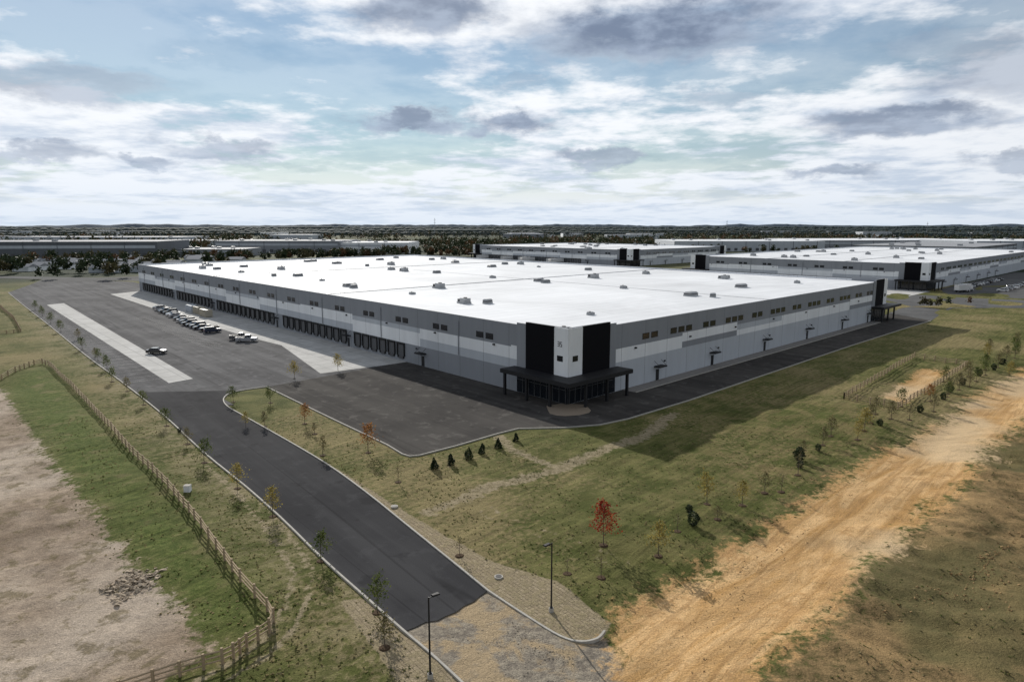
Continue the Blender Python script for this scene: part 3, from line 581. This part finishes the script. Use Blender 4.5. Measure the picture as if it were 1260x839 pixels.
ok_=(fbm(x,y,900,77,3)>-.2)&okm(x,y); ft=[(a,b_,random.uniform(11,18),random.choice([0,0,0,1,1,2]) if rr<1800 else random.choice([0,3,3,1])) for a,b_,rr in zip(x[ok_],y[ok_],r[ok_])][:6000]
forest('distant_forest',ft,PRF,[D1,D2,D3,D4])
M_ridge=simple('wood_canopy_haze_tint',(.036,.050,.050),.95,var=.5,vs=.01,spec=.05); M_ridge2=simple('wood_canopy_haze_tint_far',(.070,.095,.125),.95,var=.2,vs=.003,spec=.05)  # bluish canopy colours, paler for the hill: distance haze painted in
def ridge(name,r,dep,h0,mt,seed,step):
    k=MB(); az=np.arange(-.95,.95,step); h_=h0*(1+.22*fbm(az*r,az*0,r*.25,seed,3))+h0*.16*fbm(az*r,az*0,r*step*6,seed+1,3); h_=np.maximum(h_,h0*.3); i_=k.m(mt); n=len(az)
    for rr,zz in ((r,0*h_),(r+dep*.06,h_*.8),(r+dep*.5,h_),(r+dep,0*h_)):
        for a,z in zip(az,zz): k.v.append((math.sin(a)*rr,math.cos(a)*rr,float(z)))
    for l in range(3):
        for q_ in range(n-1): k.f.append((l*n+q_,l*n+q_+1,(l+1)*n+q_+1,(l+1)*n+q_)); k.mi.append(i_)
    k.build(name)
ridge('distant_treeline',2600,200,11,M_ridge,3,.0016); ridge('distant_treeline',3400,300,14,M_ridge,5,.0016); ridge('distant_treeline',4800,500,20,M_ridge,8,.0013); ridge('distant_treeline',7500,900,30,M_ridge,11,.0012); ridge('hill',14000,3000,66,M_ridge2,14,.004)

# grass tufts
rs=np.random.RandomState(3); n=30000
y=34+ (rs.rand(n)**1.6)*75; x=(rs.rand(n)*2-1)*(y*.85); 
d=np.full(n,1e9)
for p_ in PADS: d=np.minimum(d,sdist(x,y,p_))
okk=(d>.4)&(sdist(x,y,DIRTL)>rs.rand(n)*3-2)&(sdist(x,y,ORANGE)>rs.rand(n)*4-1)&(sdist(x,y,GRAV)>0)&(sdist(x,y,MAT)>-.3)&(fbm(x,y,9,21,3)>rs.normal(0,.5,n))&((sdist(x,y,BROWN)>0)|(rs.rand(n)<.35))
x=x[okk];y=y[okk];z=height(x,y);n=len(x)
a=rs.rand(n)*6.28; hh_=rs.uniform(.03,.13,n); ww=rs.uniform(.04,.14,n); mi=rs.choice([0,1,1,2],n); T_=[]
for k in range(2):
    ca,sa_=np.cos(a+k*1.6),np.sin(a+k*1.6); ox=rs.normal(0,.05,n); oy=rs.normal(0,.05,n)
    T_.append(np.stack([np.stack([x-ca*ww,y-sa_*ww,z-.02],1),np.stack([x+ca*ww,y+sa_*ww,z-.02],1),np.stack([x+ca*ww*.9+ox,y+sa_*ww*.9+oy,z+hh_],1),np.stack([x-ca*ww*.5+ox,y-sa_*ww*.5+oy,z+hh_*.7],1)],1))
quads('grass_tufts',np.concatenate(T_).reshape(-1,3),np.concatenate([mi,mi]),(leafmat('grass_olive',(.10,.10,.038),(.14,.14,.055),.4),leafmat('grass_straw',(.21,.18,.09),(.28,.235,.125),.4),leafmat('grass_green',(.075,.09,.028),(.11,.13,.04),.4)))

# ------------------------------------------------------------------ fences
M_wood=simple('fence_wood',(.38,.29,.19),.85,var=.3,vs=2,spec=.2)
def fence(line,sp=2.4,h_=1.25):
    k=MB(); P_=[np.array(p_,float) for p_ in line]; pts=[]
    for a,b_ in zip(P_,P_[1:]):
        L_=np.linalg.norm(b_-a); m_=max(1,round(L_/sp)); pts+= [a+(b_-a)*t/m_ for t in range(m_)]
    pts.append(P_[-1]); zz=height(np.array([p_[0] for p_ in pts]),np.array([p_[1] for p_ in pts])); r=random.Random(4)
    for p_,z in zip(pts,zz): k.box(-.085,.085,-.085,.085,z-.3,z+h_+r.uniform(-.04,.08),M_wood,(p_[0],p_[1]))
    for (a,za),(b_,zb) in zip(zip(pts,zz),zip(pts[1:],zz[1:])):
        for q_,hh2 in enumerate((.35,.72,1.08)): 
            j0,j1=r.uniform(-.04,.04),r.uniform(-.04,.04); k.tube((a[0],a[1],za+hh2+j0),(b_[0],b_[1],zb+hh2+j1),.065,.06,M_wood,5)
    return k.build('split_rail_fence')
fence(smooth(FENCE,3)); fence([(-200,265),(-171,232),(-147,202),(-149,196),(-160,200)]); fence(PEN+[PEN[0]])
fence([(-105,136),(-125,138),(-150,150)])

# ------------------------------------------------------------------ street lamps
def lamp(x,y,h_,ang):
    z=H(x,y) ; r=empty('street_lamp',(x,y,max(z,-.05)),ang); k=MB(); k.tube((0,0,-.2),(0,0,.35),.22,.2,M_kerb,12); k.build('base',r)
    k=MB(); k.tube((0,0,.35),(0,0,.42),.14,.14,M_frame,10); k.tube((0,0,.42),(0,0,h_),.075,.055,M_frame,10); k.tube((0,0,h_-.12),(.35,0,h_-.02),.035,.035,M_frame,6); k.build('pole',r)
    k=MB(); k.hexa([(.25,-.14,h_-.06),(.85,-.16,h_-.06),(.85,.16,h_-.06),(.25,.14,h_-.06)],[(.28,-.1,h_+.07),(.82,-.13,h_+.04),(.82,.13,h_+.04),(.28,.1,h_+.07)],M_frame); k.build('luminaire',r)
lamp(-5.7,43.1,6.1,math.radians(40)); lamp(3.2,51.3,6.0,math.radians(220))

# ------------------------------------------------------------------ vehicles
def paint(name,c): return simple(name,c,.25,metal=.2,var=.03,coat=.6)
PA=[paint('car_paint_black',(.012,.012,.014)),paint('car_paint_silver',(.38,.39,.41)),paint('car_paint_white',(.72,.72,.72)),paint('car_paint_dark_blue',(.02,.03,.06)),paint('car_paint_grey',(.10,.105,.11)),paint('car_paint_red',(.25,.02,.02))]
M_lt=simple('lamp_lens',(.7,.7,.68),.15); M_tl=simple('tail_lens',(.35,.01,.01),.2); M_rim=simple('wheel_rim',(.45,.45,.47),.3,metal=.8)
def vehicle(name,x,y,ang,pt,kind='sedan',z=.03):
    r=empty(name,(x,y,z),ang)
    if kind=='pickup': L_,prof,roof=5.6,[(-2.8,.5),(-2.8,1.05),(1.1,1.08),(2.5,1.0),(2.8,.8),(2.8,.45)],(-.5,1.25,-.25,.75,1.85)
    elif kind=='suv': L_,prof,roof=4.8,[(-2.4,.45),(-2.4,1.05),(1.0,1.08),(2.2,.98),(2.4,.75),(2.4,.4)],(-2.3,1.1,-2.0,.45,1.72)
    else: L_,prof,roof=4.6,[(-2.3,.45),(-2.3,.92),(-1.5,.98),(1.0,.96),(2.1,.82),(2.3,.62),(2.3,.35)],(-1.75,1.15,-1.05,.4,1.42)
    w_=.9; k=MB(); i_=k.m(pt)
    P_=[(prof[0][0],.3)]+prof+[(prof[-1][0],.3)]; n=len(P_)
    for yy,sh in ((-w_,0),(-w_+.08,.06),(w_-.08,.06),(w_,0)):
        for a,b_ in P_: k.v.append((a*(1 if sh else .97),yy,b_+(sh if b_>.7 else 0)))
    for l in range(3):
        for q_ in range(n): k.f.append((l*n+q_,l*n+(q_+1)%n,(l+1)*n+(q_+1)%n,(l+1)*n+q_)); k.mi.append(i_)
    k.f.append(tuple(range(n))); k.mi.append(i_); k.f.append(tuple(range(3*n,4*n))[::-1]); k.mi.append(i_)
    k.box(prof[-1][0]*.97,prof[-1][0]+.02,-.8,-.45,.62,.78,M_lt); k.box(prof[-1][0]*.97,prof[-1][0]+.02,.45,.8,.62,.78,M_lt); k.box(prof[0][0]-.02,prof[0][0]*.97,-.82,-.5,.72,.9,M_tl); k.box(prof[0][0]-.02,prof[0][0]*.97,.5,.82,.72,.9,M_tl)
    k.build('body',r)
    x0,x1,x2,x3,zr=roof; k=MB(); zb=.98 if kind=='sedan' else 1.08
    k.hexa([(x0,-.8,zb),(x1,-.8,zb),(x1,.8,zb),(x0,.8,zb)],[(x2,-.62,zr),(x3,-.62,zr),(x3,.62,zr),(x2,.62,zr)],M_glass)
    k.box(x2-.04,x3+.04,-.65,.65,zr+.003,zr+.05,pt)
    for sx in ((x0,x2),(x1,x3),((x0+x1)/2,(x2+x3)/2)):
        for sy in (-1,1): k.tube((sx[0],sy*.8,zb),(sx[1],sy*.63,zr),.045,.045,pt,5)
    k.build('cabin',r)
    if kind=='pickup':
        k=MB(); k.box(-2.7,-.6,-.72,.72,1.142,1.15,M_rub); k.box(-2.75,-.55,-.88,-.76,1.10,1.28,pt); k.box(-2.75,-.55,.76,.88,1.10,1.28,pt); k.box(-2.8,-2.7,-.85,.85,1.06,1.28,pt); k.build('cargo_bed',r)
    k=MB()
    for wx in (-L_*.3,L_*.3):
        for sy in (-1,1): k.tube((wx,sy*.93,.33),(wx,sy*.7,.33),.34,.34,M_rub,16); k.tube((wx,sy*.94,.33),(wx,sy*.92,.33),.2,.2,M_rim,10)
    k.build('wheels',r)
    return r
ay=math.atan2(ny_[1],ny_[0])
for x,y,c_,kd in [(-129,252,0,'sedan'),(-126.5,248,4,'suv'),(-123.3,244.8,4,'suv'),(-120,240,2,'sedan'),(-117,236,1,'sedan'),(-103,216,0,'suv'),(-100.5,213.5,0,'sedan'),(-98,210.8,4,'suv'),(-95.5,207.5,0,'sedan'),(-106,221,4,'suv'),(-108.5,224,1,'sedan'),(-91.5,204,0,'pickup'),(-89,200.5,3,'suv'),(-112,229,0,'sedan'),(-132,256,1,'suv'),(-135,260,0,'sedan')]:
    vehicle('parked_car',x,y,ay+math.pi*(c_%2)+random.uniform(-.04,.04),PA[c_],kd)
vehicle('pickup_truck',-75.6,187.5,.15,PA[4],'pickup'); vehicle('pickup_truck',-72.5,184.2,.1,PA[1],'pickup')
vehicle('parked_car',-88,166.3,.05,PA[0],'sedan')
M_cont=simple('container_tan',(.42,.38,.30),.6,var=.15)
def container(x,y,ang,L_=6.1,mt=M_cont):
    r=empty('storage_container',(x,y,.02),ang); k=MB(); k.box(-L_/2,L_/2,-1.2,1.2,.15,2.55,mt)
    for a in np.arange(-L_/2+.2,L_/2-.1,.3): k.box(a,a+.15,-1.24,-1.202,.3,2.4,mt); k.box(a,a+.15,1.202,1.24,.3,2.4,mt)
    for a in (-L_/2,L_/2-.15):
        for b_ in (-1.25,1.1): k.box(a-.005,a+.155,b_,b_+.15,.0,2.6,mt)
    k.build('shell',r)
container(-107,237,math.atan2(eL[1],eL[0])); container(-113,245,math.atan2(eL[1],eL[0])); container(-118,250,math.atan2(eL[1],eL[0]),6.1,W_light)
def box_truck(x,y,ang,L_=1.9):
    r=empty('box_truck',(x,y,.05),ang); k=MB(); k.box(-4.2-(1.9-L_),1.9,-1.22,1.22,1.0,3.6,PA[2]); k.build('cargo_box',r)
    k=MB(); k.hexa([(2.0,-1.05,.5),(4.1,-1.05,.5),(4.1,1.05,.5),(2.0,1.05,.5)],[(2.0,-1.,2.6),(3.1,-.95,2.6),(3.1,.95,2.6),(2.0,1.,2.6)],PA[2]); k.hexa([(3.2,-.92,1.6),(3.72,-.95,1.6),(3.72,.95,1.6),(3.2,.92,1.6)],[(3.15,-.88,2.4),(3.3,-.9,2.4),(3.3,.9,2.4),(3.15,.88,2.4)],M_glass); k.build('cab',r)
    k=MB(); 
    for wx in (-2.6,2.9):
        for sy in (-1,1): k.tube((wx,sy*1.15,.5),(wx,sy*.8,.5),.5,.5,M_rub,16)
    k.box(-4.2,3.9,-.5,.5,.55,.98,M_frame); k.build('chassis_and_wheels',r)
box_truck(216,327,.4); box_truck(221,332,.4)
def trailer(x,y,ang):
    r=empty('semi_trailer',(x,y,.05),ang); k=MB(); k.box(-6.8,6.8,-1.28,1.28,1.15,4.0,PA[2]); k.box(-6.85,-6.8,-1.2,1.2,1.2,3.95,M_hvac); k.build('box',r)
    k=MB()
    for wx in (-5.6,-4.3):
        for sy in (-1,1): k.tube((wx,sy*1.2,.52),(wx,sy*.7,.52),.52,.52,M_rub,14)
    k.box(-6.5,6.3,-.45,.45,.9,1.14,M_frame); k.box(3.2,3.4,-.9,-.7,.02,.9,M_frame); k.box(3.2,3.4,.7,.9,.02,.9,M_frame); k.build('running_gear',r)
an=math.atan2(nR[1],nR[0])
for k in range(9):
    x,y=off(B3[0],-47,30+k*4.1 if k<5 else 60+k*4.1); trailer(x,y,math.atan2(eL[1],eL[0]))
for k in range(6):
    x,y=off(B3[0],40+k*9,-9); trailer(x,y,math.atan2(eR[1],eR[0]))
for k in (3,4,9,10,14,20): 
    x,y=off(B2[0],54+k*6,-9); trailer(x,y,math.atan2(eR[1],eR[0]))
r_=random.Random(9)
for k in range(34):
    a=-10-(k%2)*17; s_=14+ (k//2)*5.2+r_.uniform(-.5,.5); x,y=off(B3[0],a,s_+10); vehicle('parked_car',x,y,math.atan2(eL[1],eL[0])+math.pi*r_.randint(0,1),PA[r_.choice([0,1,2,2,3,4,1])],r_.choice(['sedan','suv']),.04)

# ------------------------------------------------------------------ rubble pile & clods
def rocks(name,pts,mt,rmin,rmax,n,flat=.35,hp=.5):
    k=MB(); rr=random.Random(12); cx=sum(p_[0] for p_ in pts)/len(pts); cy=sum(p_[1] for p_ in pts)/len(pts); L=[]
    for _ in range(n):
        a,b_=rr.choice(pts),rr.choice(pts); t=rr.random(); x=a[0]+(b_[0]-a[0])*t; y=a[1]+(b_[1]-a[1])*t; u=rr.random()**.5; L.append((cx+(x-cx)*u,cy+(y-cy)*u,u))
    zz=height(np.array([l[0] for l in L]),np.array([l[1] for l in L]))
    for (x,y,u),z0 in zip(L,zz):
        s_=rmin+(rmax-rmin)*rr.random()**2; z=z0+hp*(1-u)*rr.random(); tl=(rr.gauss(0,.25),rr.gauss(0,.25))
        bm=bmesh.new()
        for _ in range(9):
            v=Vector((rr.gauss(0,1),rr.gauss(0,1),rr.gauss(0,1))).normalized()*s_*rr.uniform(.7,1.1); bm.verts.new((x+v.x,y+v.y*.8,z+v.z*flat+tl[0]*v.x+tl[1]*v.y))
        bmesh.ops.convex_hull(bm,input=bm.verts); k0=len(k.v); bm.verts.index_update(); bm.verts.ensure_lookup_table(); k.v+=[tuple(v.co) for v in bm.verts]; i_=k.m(mt)
        for f in bm.faces: k.f.append(tuple(k0+v.index for v in f.verts)); k.mi.append(i_)
        bm.free()
    return k.build(name)
M_rock=simple('broken_concrete',(.40,.33,.25),.95,var=.4,vs=2,spec=.1); M_clod=simple('soil_clods',(.30,.20,.10),.95,var=.4,vs=2,spec=.1); M_gst=simple('gravel_stone',(.30,.25,.19),.95,var=.4,vs=3,spec=.1)
rocks('rubble_pile',[(-36.7,56),(-35.5,59.2),(-32,59),(-31.7,55.7),(-33.5,53.2)],M_rock,.08,.4,520,.3,.35)
rocks('soil_clods',[(9,44),(14,54),(20,58),(24,62),(12,40),(30,66),(44,80)],M_clod,.03,.12,300,.7,0)
rocks('soil_clods',[(28,50),(36,52),(48,62),(60,72),(40,50),(44,60)],M_clod,.05,.22,420,.7,0)
rocks('gravel_stones',[(-5,48),(0,50),(4,46),(6,44),(1,41)],M_gst,.02,.09,420,.7,0)
k=MB(); z=H(-38.5,77); k.box(-.35,.35,-.3,.3,z-.05,z+.75,W_white,(-38.5,77)); k.box(-.38,.38,-.33,.33,z+.752,z+.8,M_kerb,(-38.5,77)); k.build('utility_box')
for x,y in ((-1.2,56.9),(-13.2,72.5)):
    k=MB(); k.tube((x,y,-.1),(x,y,.12),.4,.4,M_kerb,16); k.tube((x,y,.12),(x,y,.14),.28,.28,M_frame,16); k.build('drain_cover')

# ------------------------------------------------------------------ world
W=bpy.data.worlds.new('World'); S.world=W; W.use_nodes=True; nt=W.node_tree; nb=NB(nt); nt.nodes.clear()
W.cycles.sampling_method='MANUAL'; W.cycles.sample_map_resolution=256
out=nb.new('ShaderNodeOutputWorld'); sky=nb.new('ShaderNodeTexSky',sky_type='NISHITA'); sky.sun_disc=False; sky.sun_elevation=SUN_EL; sky.sun_rotation=SUN_AZ; sky.air_density=1.3; sky.dust_density=0.0; sky.ozone_density=4.0
dv=nb.new('ShaderNodeTexCoord').outputs['Generated']; x,y,z=nb.xyz(dv)
zc=nb.m('ADD',nb.m('MAXIMUM',z,0.0),.10)
cv=nb.new('ShaderNodeCombineXYZ'); nb.put(cv.inputs[0],nb.m('DIVIDE',x,zc)); nb.put(cv.inputs[1],nb.m('DIVIDE',y,zc)); pc=cv.outputs[0]
nA=nb.n2(nb.mapp(pc,.3,(1,1,1),(3.1,1.7,0)),.55,6,.50); nB=nb.n2(nb.mapp(pc,0,(1,1,1),(9,4,2)),.95,6,.52,.3); nC=nb.n2(nb.mapp(pc,.2,(1,1,1),(1,14,5)),3.4,5,.6)
cov=nb.ss(nb.m('ADD',nb.m('MULTIPLY',nA,.72),nb.m('MULTIPLY',nC,.28)),.35,.53)
az=nb.m('ARCTAN2',x,y); el=nb.m('ARCSINE',z)
ae=nb.new('ShaderNodeCombineXYZ'); nb.put(ae.inputs[0],az); nb.put(ae.inputs[1],nb.m('MULTIPLY',el,2.2)); ae=ae.outputs[0]
w1=nb.n2(ae,12,6,.6); w2=nb.n2(nb.mapp(ae,0,(1,1,1),(5,5,0)),12,5,.6)
azw=nb.m('ADD',az,nb.m('MULTIPLY',nb.m('SUBTRACT',w2,.5),.12)); elw=nb.m('ADD',el,nb.m('MULTIPLY',nb.m('SUBTRACT',w1,.5),.06))
dark=None
for (u,v,ru,rv,st) in [(790,38,150,36,1.),(530,14,85,24,.9),(505,150,72,14,.95),(625,152,56,16,.95),(1090,152,84,15,.9),(745,195,65,10,.85),(1020,212,46,9,.85),(90,100,120,20,.65),(885,115,60,12,.55),(1230,75,95,30,.65),(640,100,55,10,.45),(290,182,58,11,.7),(40,188,80,9,.65),(1120,55,60,16,.5),(290,65,80,14,.3),(1245,200,44,9,.7),(190,196,34,6,.7),(340,200,70,6,.45)]:
    a0=math.atan((u-630)/840); e0=math.atan((419.5-v)/840)-math.radians(9.5); e0*=math.cos(a0)
    dd=nb.m('SQRT',nb.m('ADD',nb.m('POWER',nb.m('DIVIDE',nb.m('SUBTRACT',azw,a0),ru/840),2.0),nb.m('POWER',nb.m('DIVIDE',nb.m('SUBTRACT',elw,e0),rv/840),2.0)))
    s_=nb.ss(dd,1.35,.5,0.0,st); dark=s_ if dark is None else nb.m('MAXIMUM',dark,s_)
shade=nb.ss(nb.m('ADD',nb.m('MULTIPLY',nB,.62),nb.m('MULTIPLY',nC,.38)),.34,.57)
cc=nb.mix(shade,(.50,.58,.70),(.90,.92,.95))
cc=nb.mix(dark,cc,nb.mix(nb.ss(nb.m('ADD',nb.m('MULTIPLY',w1,.6),nb.m('MULTIPLY',nC,.4)),.38,.62),(.18,.23,.33),(.33,.40,.52)))
haze=nb.m('EXPONENT',nb.m('MULTIPLY',nb.m('MAXIMUM',z,0.0),-14.0))
cc=nb.mix(nb.m('MULTIPLY',haze,.75),cc,(.62,.71,.83))
sd=nb.vm('DOT_PRODUCT',dv,tuple(SD)); gain=nb.ss(sd,-.6,1.0,.64,1.10)
gain=nb.m('MULTIPLY',gain,nb.ss(z,.30,.75,1.0,.6))  # overhead sky, out of view, dimmed to deepen ground shadows
cc=nb.scale(cc,gain)
facb=nb.m('MAXIMUM',nb.m('MAXIMUM',cov,nb.m('MULTIPLY',haze,1.4)),dark,clamp=True); facb=nb.m('MAXIMUM',facb,.30)
b1=nb.new('ShaderNodeBackground'); nb.L.new(sky.outputs[0],b1.inputs[0]); b1.inputs[1].default_value=.075
b2=nb.new('ShaderNodeBackground'); nb.put(b2.inputs[0],cc); b2.inputs[1].default_value=1.0
mx=nb.new('ShaderNodeMixShader'); nb.put(mx.inputs[0],facb); nb.L.new(b1.outputs[0],mx.inputs[1]); nb.L.new(b2.outputs[0],mx.inputs[2]); nb.L.new(mx.outputs[0],out.inputs[0])

sl=bpy.data.lights.new('sun','SUN'); sl.energy=5.0; sl.angle=math.radians(.5); sl.color=(1,.95,.87); so=bpy.data.objects.new('sun',sl); S.collection.objects.link(so); so.rotation_euler=(-SD).to_track_quat('-Z','Y').to_euler()
cd=bpy.data.cameras.new('camera'); cd.lens=24; cd.sensor_width=36; cd.clip_end=60000; cd.clip_start=.5
co=bpy.data.objects.new('camera',cd); S.collection.objects.link(co); co.location=(0,0,31); co.rotation_euler=(math.radians(80.5),0,0); S.camera=co
